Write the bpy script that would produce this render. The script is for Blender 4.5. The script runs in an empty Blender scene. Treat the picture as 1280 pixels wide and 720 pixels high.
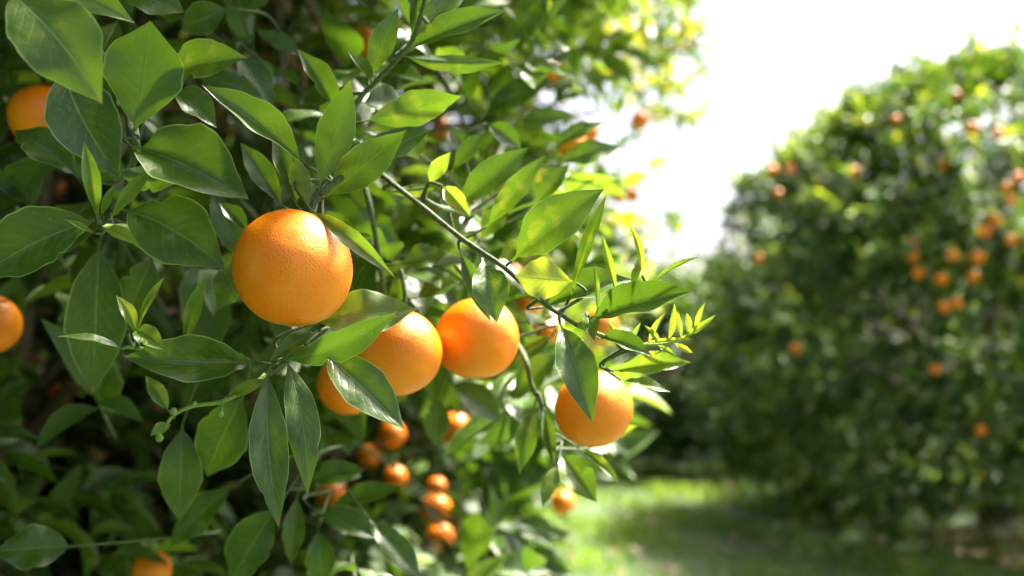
import bpy, bmesh, math, random
import numpy as np
from mathutils import Vector, Matrix, noise

random.seed(7)
rng = np.random.default_rng(11)
scene = bpy.context.scene
col = scene.collection
R = math.radians

# ------------------------------------------------------------------ camera
CAM = Vector((0, 0, 1.45)); FPX = 1280 * 35 / 36; PITCH = math.atan(45 / FPX)
FWD = Vector((0, math.cos(PITCH), math.sin(PITCH))); UPV = Vector((0, -math.sin(PITCH), math.cos(PITCH))); RGT = Vector((1, 0, 0))
cd = bpy.data.cameras.new('camera'); cam = bpy.data.objects.new('camera', cd); col.objects.link(cam)
cd.lens = 35; cd.sensor_width = 36; cd.clip_start = 0.02; cd.clip_end = 2000
cam.location = CAM; cam.rotation_euler = (R(90) + PITCH, 0, 0)
cd.dof.use_dof = True; cd.dof.focus_distance = 0.665; cd.dof.aperture_fstop = 3.9; cd.dof.aperture_blades = 0
scene.camera = cam

def at(px, py, d):
    return CAM + d * (FWD + (px - 640) / FPX * RGT - (py - 360) / FPX * UPV)

# ------------------------------------------------------------------ light
SUN_AZ, SUN_EL = 45.0, 57.0        # degrees right of the view direction (+Y), elevation
w = bpy.data.worlds.new('World'); scene.world = w; w.use_nodes = True
nt = w.node_tree; nt.nodes.clear()
sky = nt.nodes.new('ShaderNodeTexSky'); sky.sky_type = 'NISHITA'; sky.sun_disc = False
sky.sun_elevation = R(SUN_EL); sky.sun_rotation = R(SUN_AZ); sky.dust_density = 6.0; sky.air_density = 0.45; sky.ozone_density = 1.0
bg = nt.nodes.new('ShaderNodeBackground'); bg.inputs[1].default_value = 0.08
wo = nt.nodes.new('ShaderNodeOutputWorld')
nt.links.new(sky.outputs[0], bg.inputs[0]); nt.links.new(bg.outputs[0], wo.inputs[0])
sd = bpy.data.lights.new('sun', 'SUN'); sd.energy = 5.0; sd.angle = R(6.0); sd.color = (1.0, 0.93, 0.82)
sun = bpy.data.objects.new('sun', sd); col.objects.link(sun)
SUN_DIR = Vector((math.sin(R(SUN_AZ)) * math.cos(R(SUN_EL)), math.cos(R(SUN_AZ)) * math.cos(R(SUN_EL)), math.sin(R(SUN_EL))))
sun.rotation_euler = SUN_DIR.to_track_quat('Z', 'Y').to_euler(); sun.location = (3, 3, 12)
vs = scene.view_settings; vs.view_transform = 'Standard'; vs.look = 'None'; vs.gamma = 1; vs.use_curve_mapping = False
vs.exposure = 2.65
scene.cycles.use_denoising = True; scene.cycles.max_bounces = 10; scene.cycles.diffuse_bounces = 3
scene.cycles.sample_clamp_indirect = 8

# ------------------------------------------------------------------ helpers
def tag(o, label=None, cat=None, group=None, kind=None):
    if label: o['label'] = label
    if cat: o['category'] = cat
    if group: o['group'] = group
    if kind: o['kind'] = kind
    return o

def link(name, me, mat=None, parent=None, loc=None):
    o = bpy.data.objects.new(name, me); col.objects.link(o)
    if mat is not None and me is not None and len(me.materials) == 0: me.materials.append(mat)
    if parent is not None: o.parent = parent
    if loc is not None: o.location = loc
    return o

def empty(name, loc):
    o = bpy.data.objects.new(name, None); col.objects.link(o); o.location = loc; o.empty_display_size = .2
    return o

def np_mesh(name, verts, faces_list, uv=None, tint=None, smooth=True):
    """verts (N,3); faces_list: list of int arrays (M,k); uv per vertex (N,2); tint per vertex (N)"""
    me = bpy.data.meshes.new(name)
    verts = np.asarray(verts, dtype=np.float32)
    loops = np.concatenate([f.ravel() for f in faces_list]).astype(np.int32)
    totals = np.concatenate([np.full(len(f), f.shape[1], dtype=np.int32) for f in faces_list])
    starts = np.concatenate([[0], np.cumsum(totals)[:-1]]).astype(np.int32)
    me.vertices.add(len(verts)); me.vertices.foreach_set('co', verts.ravel())
    me.loops.add(len(loops)); me.loops.foreach_set('vertex_index', loops)
    me.polygons.add(len(totals)); me.polygons.foreach_set('loop_start', starts); me.polygons.foreach_set('loop_total', totals)
    if smooth: me.polygons.foreach_set('use_smooth', np.ones(len(totals), dtype=bool))
    if uv is not None:
        l = me.uv_layers.new(name='UVMap'); l.data.foreach_set('uv', np.asarray(uv, dtype=np.float32)[loops].ravel())
    if tint is not None:
        a = me.attributes.new('tint', 'FLOAT', 'POINT'); a.data.foreach_set('value', np.asarray(tint, dtype=np.float32))
    me.update(calc_edges=True); me.validate()
    return me

class Tubes:
    def __init__(self): self.v = []; self.f = []; self.n = 0
    def add(self, pts, radii, sides=6, cap=True):
        pts = [Vector(p) for p in pts]; m = len(pts); ref = Vector((.31, .2, .93)); b0 = self.n
        for i, p in enumerate(pts):
            t = (pts[min(i + 1, m - 1)] - pts[max(i - 1, 0)])
            t = t.normalized() if t.length > 1e-9 else Vector((0, 0, 1))
            a = t.cross(ref)
            if a.length < .1: a = t.cross(Vector((1, 0, 0)))
            a.normalize(); b = t.cross(a)
            for k in range(sides):
                an = 2 * math.pi * k / sides
                self.v.append(p + (a * math.cos(an) + b * math.sin(an)) * radii[i])
        for i in range(m - 1):
            for k in range(sides):
                k2 = (k + 1) % sides
                self.f.append((b0 + i * sides + k, b0 + i * sides + k2, b0 + (i + 1) * sides + k2, b0 + (i + 1) * sides + k))
        self.n += m * sides
        if cap: self.f.append(tuple(b0 + (m - 1) * sides + k for k in range(sides)))
        return self
    def mesh(self, name, off=Vector((0, 0, 0))):
        me = bpy.data.meshes.new(name); me.from_pydata([tuple(v - off) for v in self.v], [], self.f)
        me.polygons.foreach_set('use_smooth', [True] * len(me.polygons)); me.update()
        return me

def spline(pts, n=5):
    """Catmull-Rom through points"""
    P = [Vector(p) for p in pts]
    if len(P) < 3: return [P[0].lerp(P[-1], i / n) for i in range(n + 1)]
    P = [P[0] * 2 - P[1]] + P + [P[-1] * 2 - P[-2]]; out = []
    for i in range(1, len(P) - 2):
        for k in range(n):
            t = k / n; a, b, c, d = P[i - 1], P[i], P[i + 1], P[i + 2]
            out.append(.5 * (2 * b + (c - a) * t + (2 * a - 5 * b + 4 * c - d) * t * t + (3 * b - a - 3 * c + d) * t ** 3))
    out.append(P[-2]); return out

# ------------------------------------------------------------------ materials
def new_mat(name):
    m = bpy.data.materials.new(name); m.use_nodes = True; m.node_tree.nodes.clear()
    return m, m.node_tree
class G:
    def __init__(self, t): self.t = t
    def n(self, typ, **kw):
        x = self.t.nodes.new(typ)
        for k, v in kw.items(): setattr(x, k, v)
        return x
    def put(self, sock, v):
        if hasattr(v, 'links'): self.t.links.new(v, sock)
        else: sock.default_value = v
    def math(self, op, a, b=None, c=None, clamp=False):
        x = self.n('ShaderNodeMath', operation=op, use_clamp=clamp); self.put(x.inputs[0], a)
        if b is not None: self.put(x.inputs[1], b)
        if c is not None: self.put(x.inputs[2], c)
        return x.outputs[0]
    def mix(self, f, a, b, typ='MIX'):
        x = self.n('ShaderNodeMix', data_type='RGBA', blend_type=typ)
        self.put(x.inputs[0], f); self.put(x.inputs[6], a if hasattr(a, 'links') else (*a, 1)); self.put(x.inputs[7], b if hasattr(b, 'links') else (*b, 1))
        return x.outputs[2]
    def ss(self, v, lo, hi):
        x = self.n('ShaderNodeMapRange', interpolation_type='SMOOTHSTEP'); self.put(x.inputs[0], v); x.inputs[1].default_value = lo; x.inputs[2].default_value = hi
        return x.outputs[0]
    def noise(self, vec, scale, detail=3, rough=.5):
        x = self.n('ShaderNodeTexNoise'); self.put(x.inputs['Vector'], vec); x.inputs['Scale'].default_value = scale; x.inputs['Detail'].default_value = detail; x.inputs['Roughness'].default_value = rough
        return x.outputs[0]

def leaf_material(name, fine=True):
    m, t = new_mat(name); g = G(t)
    uv = g.n('ShaderNodeUVMap').outputs[0]; sep = g.n('ShaderNodeSeparateXYZ'); t.links.new(uv, sep.inputs[0])
    u = sep.outputs[0]; v = g.math('ABSOLUTE', g.math('SUBTRACT', g.math('MULTIPLY', sep.outputs[1], 2), 1))
    tint = g.n('ShaderNodeAttribute', attribute_name='tint').outputs['Fac']
    tc = g.n('ShaderNodeTexCoord').outputs['Object']
    young = g.ss(tint, 0.25, 1.0); dead = g.math('LESS_THAN', tint, -0.5)
    big = g.noise(tc, 38, 3, .55)
    mott = g.ss(big, .35, .7)
    # upper side
    top = g.mix(mott, (.024, .062, .004), (.050, .105, .007))
    top = g.mix(young, top, (.15, .28, .022))
    und = g.mix(mott, (.060, .125, .026), (.085, .165, .034))
    und = g.mix(young, und, (.20, .32, .05))
    yel = g.math('MULTIPLY', g.ss(g.noise(tc, 75, 4, .6), .52, .72), g.ss(tint, .12, .45))
    top = g.mix(g.math('MULTIPLY', yel, .3), top, (.20, .24, .02))
    if fine:
        wv = g.noise(tc, 60, 2)
        ph = g.math('ADD', g.math('SUBTRACT', g.math('MULTIPLY', u, 62), g.math('MULTIPLY', v, 17)), g.math('MULTIPLY', wv, 5))
        vein = g.math('POWER', g.math('MULTIPLY_ADD', g.math('SINE', ph), .5, .5), 9)
        vein = g.math('MULTIPLY', vein, g.ss(v, 1.0, .35))
        midw = g.math('MULTIPLY_ADD', u, -.05, .075)
        mid = g.math('SUBTRACT', 1, g.ss(g.math('DIVIDE', v, midw), .45, 1.0))
        edge = g.ss(v, .94, .985)
        top = g.mix(g.math('MULTIPLY', vein, .22), top, (.12, .23, .05))
        und = g.mix(g.math('MULTIPLY', vein, .3), und, (.06, .11, .02))
        top = g.mix(g.math('MULTIPLY', mid, .65), top, (.17, .27, .07))
        und = g.mix(g.math('MULTIPLY', mid, .5), und, (.15, .22, .07))
        top = g.mix(g.math('MULTIPLY', edge, .8), top, (.32, .40, .13))
        und = g.mix(g.math('MULTIPLY', edge, .8), und, (.32, .40, .13))
        # specks and small scars that real leaves carry
        vo = g.n('ShaderNodeTexVoronoi'); t.links.new(tc, vo.inputs['Vector']); vo.inputs['Scale'].default_value = 160
        sp = g.math('MULTIPLY', g.math('LESS_THAN', vo.outputs['Distance'], .13), g.ss(g.noise(tc, 45, 2), .55, .65))
        top = g.mix(g.math('MULTIPLY', sp, .55), top, (.22, .20, .10))
        h = g.math('ADD', g.math('MULTIPLY', vein, -.18), g.math('MULTIPLY', mid, -1.0))
        h = g.math('ADD', h, g.math('MULTIPLY', g.noise(tc, 220, 3), .55))
        h = g.math('ADD', h, g.math('MULTIPLY', big, 2.6))
        bp = g.n('ShaderNodeBump'); bp.inputs['Strength'].default_value = .55; bp.inputs['Distance'].default_value = .0011; t.links.new(h, bp.inputs['Height'])
        nrm = bp.outputs[0]
    back = g.n('ShaderNodeNewGeometry').outputs['Backfacing']
    base = g.mix(back, top, und)
    if fine:        # brown dried tips and blotches on some leaves
        rnd = g.n('ShaderNodeObjectInfo').outputs['Random']
        tip = g.math('MULTIPLY', g.ss(g.math('ADD', u, g.math('MULTIPLY', big, .12)), .985, 1.03), g.math('GREATER_THAN', rnd, .62))
        blot = g.math('MULTIPLY', g.ss(g.noise(tc, 52, 4, .65), .70, .745), g.math('LESS_THAN', rnd, .4))
        base = g.mix(g.math('MAXIMUM', tip, g.math('MULTIPLY', blot, .8)), base, (.20, .12, .045))
    base = g.mix(dead, base, (.30, .17, .095))
    pr = g.n('ShaderNodeBsdfPrincipled'); t.links.new(base, pr.inputs['Base Color'])
    rough = g.math('ADD', g.math('MULTIPLY', back, .2), g.math('MULTIPLY_ADD', g.noise(tc, 120, 2), .16, .26))
    t.links.new(rough, pr.inputs['Roughness'])
    pr.inputs['Specular IOR Level'].default_value = .6
    tr = g.n('ShaderNodeBsdfTranslucent')
    tcol = g.mix(young, (.10, .20, .006), (.33, .48, .03))
    tcol = g.mix(g.ss(tint, .7, 1.0), tcol, (.56, .50, .02))
    tcol = g.mix(g.math('MULTIPLY', yel, .45), tcol, (.42, .42, .02))
    if fine:
        tcol = g.mix(g.math('MULTIPLY', vein, .35), tcol, (.10, .2, .01)); tcol = g.mix(g.math('MULTIPLY', mid, .6), tcol, (.08, .15, .01))
        t.links.new(nrm, pr.inputs['Normal'])
    tcol = g.mix(dead, tcol, (.3, .16, .06))
    t.links.new(tcol, tr.inputs[0])
    mx = g.n('ShaderNodeMixShader'); t.links.new(g.math('MULTIPLY_ADD', young, .18, .26), mx.inputs[0])
    t.links.new(pr.outputs[0], mx.inputs[1]); t.links.new(tr.outputs[0], mx.inputs[2])
    o = g.n('ShaderNodeOutputMaterial'); t.links.new(mx.outputs[0], o.inputs[0])
    return m

LEAF = leaf_material('citrus_leaf'); LEAF_FAR = leaf_material('citrus_leaf_plain', False)

def bark_material(name, c1, c2, scale=60):
    m, t = new_mat(name); g = G(t); tc = g.n('ShaderNodeTexCoord').outputs['Object']
    a = g.noise(tc, scale, 5, .65); c = g.mix(g.ss(a, .3, .7), c1, c2)
    bp = g.n('ShaderNodeBump'); bp.inputs['Strength'].default_value = .6; bp.inputs['Distance'].default_value = .004; t.links.new(a, bp.inputs['Height'])
    pr = g.n('ShaderNodeBsdfPrincipled'); t.links.new(c, pr.inputs['Base Color']); pr.inputs['Roughness'].default_value = .75
    t.links.new(bp.outputs[0], pr.inputs['Normal'])
    o = g.n('ShaderNodeOutputMaterial'); t.links.new(pr.outputs[0], o.inputs[0]); return m
BARK = bark_material('bark', (.055, .04, .03), (.15, .11, .085), 40)
TWIG = bark_material('green_twig', (.03, .055, .014), (.085, .12, .04), 300)
SHOOT = bark_material('young_shoot', (.12, .22, .03), (.2, .3, .06), 300)

def orange_material(name, fine):
    m, t = new_mat(name); g = G(t); tc = g.n('ShaderNodeTexCoord').outputs['Object']
    a = g.noise(tc, 30, 3); c = g.mix(g.ss(a, .3, .75), (.86, .20, .001), (.92, .265, .002))
    c = g.mix(g.math('MULTIPLY', g.ss(g.noise(tc, 17, 2), .52, .75), .3), c, (.90, .32, .004))
    pr = g.n('ShaderNodeBsdfPrincipled'); pr.inputs['Roughness'].default_value = .36
    if fine:
        vo = g.n('ShaderNodeTexVoronoi', feature='SMOOTH_F1'); t.links.new(tc, vo.inputs['Vector']); vo.inputs['Scale'].default_value = 540; vo.inputs['Smoothness'].default_value = .6
        pit = g.ss(vo.outputs['Distance'], .05, .45)
        c = g.mix(g.math('MULTIPLY', g.math('SUBTRACT', 1, pit), .25), c, (.62, .13, .002))
        sc = g.ss(g.noise(tc, 170, 5, .7), .66, .74); c = g.mix(g.math('MULTIPLY', sc, .35), c, (.62, .36, .09))
        h = g.math('ADD', pit, g.math('MULTIPLY', g.noise(tc, 95, 3), 1.6))
        bp = g.n('ShaderNodeBump'); bp.inputs['Strength'].default_value = .32; bp.inputs['Distance'].default_value = .0008
        t.links.new(h, bp.inputs['Height']); t.links.new(bp.outputs[0], pr.inputs['Normal'])
        pr.inputs['Subsurface Weight'].default_value = .15; pr.inputs['Subsurface Radius'].default_value = (1, .35, .05); pr.inputs['Subsurface Scale'].default_value = .006
    t.links.new(c, pr.inputs['Base Color'])
    o = g.n('ShaderNodeOutputMaterial'); t.links.new(pr.outputs[0], o.inputs[0]); return m
PEEL = orange_material('orange_peel', True); PEEL_FAR = orange_material('orange_peel_plain', False)

def ground_material(name, cols, scale):
    m, t = new_mat(name); g = G(t); tc = g.n('ShaderNodeTexCoord').outputs['Object']
    a = g.noise(tc, scale, 6, .65); b = g.noise(tc, scale * 9, 4, .6)
    c = g.mix(g.ss(a, .35, .65), cols[0], cols[1]); c = g.mix(g.ss(b, .5, .75), c, cols[2])
    bp = g.n('ShaderNodeBump'); bp.inputs['Strength'].default_value = .8; bp.inputs['Distance'].default_value = .03; t.links.new(b, bp.inputs['Height'])
    pr = g.n('ShaderNodeBsdfPrincipled'); t.links.new(c, pr.inputs['Base Color']); pr.inputs['Roughness'].default_value = .9; t.links.new(bp.outputs[0], pr.inputs['Normal'])
    o = g.n('ShaderNodeOutputMaterial'); t.links.new(pr.outputs[0], o.inputs[0]); return m
GROUND = ground_material('grassy_ground', ((.035, .075, .018), (.06, .10, .025), (.11, .10, .045)), .9)
SOIL = ground_material('soil_with_litter', ((.07, .045, .028), (.13, .085, .055), (.22, .15, .10)), 3.0)

def grass_material():
    m, t = new_mat('grass_blade'); g = G(t)
    tint = g.n('ShaderNodeAttribute', attribute_name='tint').outputs['Fac']
    c = g.mix(tint, (.05, .125, .018), (.15, .24, .035)); c2 = g.mix(tint, (.16, .34, .02), (.36, .50, .04))
    df = g.n('ShaderNodeBsdfPrincipled'); t.links.new(c, df.inputs['Base Color']); df.inputs['Roughness'].default_value = .5
    tr = g.n('ShaderNodeBsdfTranslucent'); t.links.new(c2, tr.inputs[0])
    mx = g.n('ShaderNodeMixShader'); mx.inputs[0].default_value = .4
    t.links.new(df.outputs[0], mx.inputs[1]); t.links.new(tr.outputs[0], mx.inputs[2])
    o = g.n('ShaderNodeOutputMaterial'); t.links.new(mx.outputs[0], o.inputs[0]); return m
GRASS = grass_material()

# ------------------------------------------------------------------ ground
def build_ground():
    bm = bmesh.new()
    rings = [0, 2, 4, 6, 8, 10, 12, 15, 20, 30, 60, 150, 500, 1500]; prev = None; seg = 48
    for r in rings:
        if r == 0: cur = [bm.verts.new((0, 5, 0))]
        else:
            cur = [bm.verts.new((r * math.cos(2 * math.pi * k / seg), 5 + r * math.sin(2 * math.pi * k / seg), .05 * noise.noise(Vector((r * math.cos(2 * math.pi * k / seg) * .35, r * math.sin(2 * math.pi * k / seg) * .35, 0))))) for k in range(seg)]
        if prev:
            for k in range(seg):
                if len(prev) == 1: bm.faces.new((prev[0], cur[k], cur[(k + 1) % seg]))
                else: bm.faces.new((prev[k], cur[k], cur[(k + 1) % seg], prev[(k + 1) % seg]))
        prev = cur
    me = bpy.data.meshes.new('ground'); bm.to_mesh(me); bm.free()
    for p in me.polygons: p.use_smooth = True
    tag(link('ground', me, GROUND), kind='structure')
build_ground()

def soil_patch(x, y, r, name='soil'):
    bm = bmesh.new(); seg = 40; prev = [bm.verts.new((0, 0, .075))]
    for q in (.3, .6, .85, 1.0):
        cur = []
        for k in range(seg):
            a = 2 * math.pi * k / seg; rr = r * q * (1 + .12 * noise.noise(Vector((math.cos(a) * 2 + x, math.sin(a) * 2 + y, 3))))
            cur.append(bm.verts.new((rr * math.cos(a), rr * math.sin(a), (.072, .07, .066, -.06)[(.3, .6, .85, 1.0).index(q)])))
        for k in range(seg):
            if len(prev) == 1: bm.faces.new((prev[0], cur[k], cur[(k + 1) % seg]))
            else: bm.faces.new((prev[k], cur[k], cur[(k + 1) % seg], prev[(k + 1) % seg]))
        prev = cur
    me = bpy.data.meshes.new(name); bm.to_mesh(me); bm.free()
    tag(link(name, me, SOIL, loc=(x, y, 0)), kind='structure')

# ------------------------------------------------------------------ mass foliage (numpy)
def unit(a): return a / np.maximum(np.linalg.norm(a, axis=-1, keepdims=True), 1e-9)

T_HI = dict(t=[0, .14, .34, .6, .82, 1.0], w=[0, .55, .95, .9, .48, 0])
T_LO = dict(t=[0, .3, .66, 1.0], w=[0, .9, .85, 0])
def leaf_template(T):
    v = []; uv = []; tri = []; quad = []
    n = len(T['t']); idx = []
    for i in range(n):
        t = T['t'][i]; wv = T['w'][i]
        if wv == 0: idx.append([len(v)] * 3); v.append((t, 0, 0)); uv.append((t, .5))
        else:
            b = len(v); idx.append([b, b + 1, b + 2])
            for s in (-1, 0, 1): v.append((t, s * wv * .5, abs(s) * wv * .16)); uv.append((t, .5 + .5 * s))
    for i in range(n - 1):
        A, B = idx[i], idx[i + 1]
        for j in (0, 1):
            if A[j] == A[j + 1]: tri.append((A[j], B[j + 1], B[j])) if False else tri.append((A[0], B[j], B[j + 1]))
            elif B[j] == B[j + 1]: tri.append((A[j], B[0], A[j + 1]))
            else: quad.append((A[j], B[j], B[j + 1], A[j + 1]))
    v = np.array(v, float)
    v[:, 2] -= 0.16 * v[:, 0] ** 2        # recurve
    tri = [(a, c, b) for a, b, c in tri]; quad = [(a, d, c, b) for a, b, c, d in quad]
    return v, np.array(uv), np.array(tri), np.array(quad)

def place_leaves(pos, ax, nrm, L, W, tint, T):
    v, uv, tri, quad = leaf_template(T); n = len(pos); k = len(v)
    y = unit(np.cross(nrm, ax)); z = np.cross(ax, y)
    co = pos[:, None, :] + ax[:, None, :] * (v[None, :, 0:1] * L[:, None, None]) + y[:, None, :] * (v[None, :, 1:2] * W[:, None, None]) + z[:, None, :] * (v[None, :, 2:3] * L[:, None, None])
    off = (np.arange(n) * k)[:, None, None]
    return co.reshape(-1, 3), [(tri[None] + off).reshape(-1, 3), (quad[None] + off).reshape(-1, 4)], np.tile(uv, (n, 1)), np.repeat(tint, k)

def shoots_to_leaves(p, d, per, slen, Lr, young_p, rg, sizejit=.25):
    n = len(p)
    j = np.arange(per)[None, :]
    s = (j + rg.random((n, per)) * .5) / per * slen[:, None]
    pos = p[:, None, :] + d[:, None, :] * s[..., None]
    ref = unit(rg.normal(size=(n, 3))); a = unit(np.cross(d, ref)); b = np.cross(d, a)
    ang = j * 2.399 + rg.random((n, 1)) * 6.28 + rg.normal(size=(n, per)) * .3
    rad = a[:, None, :] * np.cos(ang)[..., None] + b[:, None, :] * np.sin(ang)[..., None]
    spread = .95 - .45 * (j / per) + rg.normal(size=(n, per)) * .15
    ax = d[:, None, :] * np.cos(spread)[..., None] + rad * np.sin(spread)[..., None]
    ax[..., 2] -= .28 * rg.random((n, per)); ax = unit(ax)
    nr = np.array([0, 0, 1.0])[None, None, :] * .9 + d[:, None, :] * .5 + rg.normal(size=(n, per, 3)) * .38
    nr = unit(nr - ax * np.sum(nr * ax, -1, keepdims=True))
    L = Lr * (1 + sizejit * rg.normal(size=(n, per)).clip(-1.8, 1.8)) * (1 - .25 * (j / per))
    W = L * (.46 + .07 * rg.normal(size=(n, per)).clip(-1.5, 1.5))
    yg = (rg.random((n, 1)) < young_p)
    tint = np.clip(rg.normal(size=(n, per)) * .12 + .12 + yg * (.35 + .35 * (j / per)), -.3, 1)
    f = lambda x: x.reshape(-1, *x.shape[2:])
    return f(pos), f(ax), f(nr), f(L), f(W), f(tint)

def stems(p, d, slen, r=.0016):
    n = len(p); ref = np.tile(np.array([[.3, .2, .9]]), (n, 1)); a = unit(np.cross(d, ref)); b = np.cross(d, a)
    st = p - d * .09; en = p + d * slen[:, None]
    vs_ = []
    for q, rr in ((st, r * 1.5), (en, r * .5)):
        for k in range(3):
            an = 2.094 * k; vs_.append(q + (a * math.cos(an) + b * math.sin(an)) * rr)
    co = np.stack(vs_, 1).reshape(-1, 3); off = (np.arange(n) * 6)[:, None, None]
    q = np.array([[0, 1, 4, 3], [1, 2, 5, 4], [2, 0, 3, 5]])
    return co, [(q[None] + off).reshape(-1, 4)]

def lump(az, z, s):
    return (.55 * np.sin(3 * az + 1.7 * z + s) + .45 * np.sin(5 * az - 2.9 * z + 2 * s) + .4 * np.sin(9 * az + 4.3 * z + 3 * s) + .3 * np.sin(2 * z * 4 + 7 * az + s))

def sample_shell(n, prof, seed_s, rg, thick=.16, lumpy=.075, inner=.12):
    zs = np.array([q[0] for q in prof]); rs = np.array([q[1] for q in prof])
    z = rg.uniform(zs[0], zs[-1], n * 3); rr = np.interp(z, zs, rs)
    dr = np.gradient(np.interp(np.linspace(zs[0], zs[-1], 60), zs, rs), (zs[-1] - zs[0]) / 59)
    slope = np.interp(z, np.linspace(zs[0], zs[-1], 60), dr)
    wgt = rr * np.sqrt(1 + slope ** 2); keep = rg.random(len(z)) < wgt / wgt.max()
    z = z[keep][:n]; rr = rr[keep][:n]; slope = slope[keep][:n]; n = len(z)
    az = rg.uniform(0, 2 * math.pi, n); lm = lump(az, z, seed_s)
    fac = (1 + lumpy * lm) * (1 - np.minimum(np.abs(rg.normal(size=n)) * thick, .75))
    ins = rg.random(n) < inner; fac[ins] *= np.sqrt(rg.uniform(.15, 1, ins.sum()))
    r = rr * fac
    p = np.stack([r * np.cos(az), r * np.sin(az), z], 1)
    nrm = unit(np.stack([np.cos(az), np.sin(az), -slope.clip(-3, 3)], 1))
    return p, nrm, lm, z

# ------------------------------------------------------------------ orange trees
def limb_tubes(base, prof, rg, n_limbs, h0, r0):
    """trunk tube and one tube set per limb, in local space"""
    tr = Tubes(); lean = Vector((rg.normal() * .06, rg.normal() * .06, 0))
    tp = spline([Vector((0, 0, -.1)), Vector((.02, .01, h0 * .4)) + lean * .4, Vector((0, 0, h0)) + lean], 6)
    tr.add(tp, [r0 * (1.35 - .5 * i / len(tp)) for i in range(len(tp))], 12)
    zs = [q[0] for q in prof]; rs = [q[1] for q in prof]; limbs = []
    for k in range(n_limbs):
        lt = Tubes(); a = 2 * math.pi * (k + rg.random() * .5) / n_limbs
        ztop = rg.uniform(zs[0] * .4 + zs[-1] * .6, zs[-1] * .93); rt = float(np.interp(ztop, zs, rs)) * .82
        s = tp[-2]; e = Vector((rt * math.cos(a), rt * math.sin(a), ztop))
        mid = s.lerp(e, .5) + Vector((rg.normal() * .12, rg.normal() * .12, .18))
        main = spline([s, s.lerp(mid, .5) + Vector((rg.normal() * .06, rg.normal() * .06, .05)), mid, e], 5)
        lt.add(main, [r0 * .6 * (1 - .8 * i / len(main)) for i in range(len(main))], 8)
        for q in range(7):
            i = int(rg.uniform(.2, .95) * (len(main) - 1)); st = main[i]
            a2 = a + rg.normal() * .7; z2 = rg.uniform(zs[0] + .1, zs[-1] * .9); r2 = float(np.interp(z2, zs, rs)) * rg.uniform(.75, .95)
            e2 = Vector((r2 * math.cos(a2), r2 * math.sin(a2), z2))
            if base is not None and (base + e2 - CAM).length < 1.6: continue
            m2 = st.lerp(e2, .5) + Vector((rg.normal() * .1, rg.normal() * .1, .12))
            sub = spline([st, m2, e2], 5); rr = r0 * .28 * (1 - .5 * i / len(main))
            lt.add(sub, [max(rr * (1 - .85 * x / len(sub)), .003) for x in range(len(sub))], 6)
            for _ in range(3):
                j = int(rg.uniform(.3, .95) * (len(sub) - 1)); s3 = sub[j]; e3 = s3 + Vector((rg.normal() * .25, rg.normal() * .25, rg.normal() * .2))
                lt.add([s3, s3.lerp(e3, .5) + Vector((0, 0, .04)), e3], [.006, .0045, .002], 5)
        limbs.append(lt)
    return tr, limbs

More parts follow.
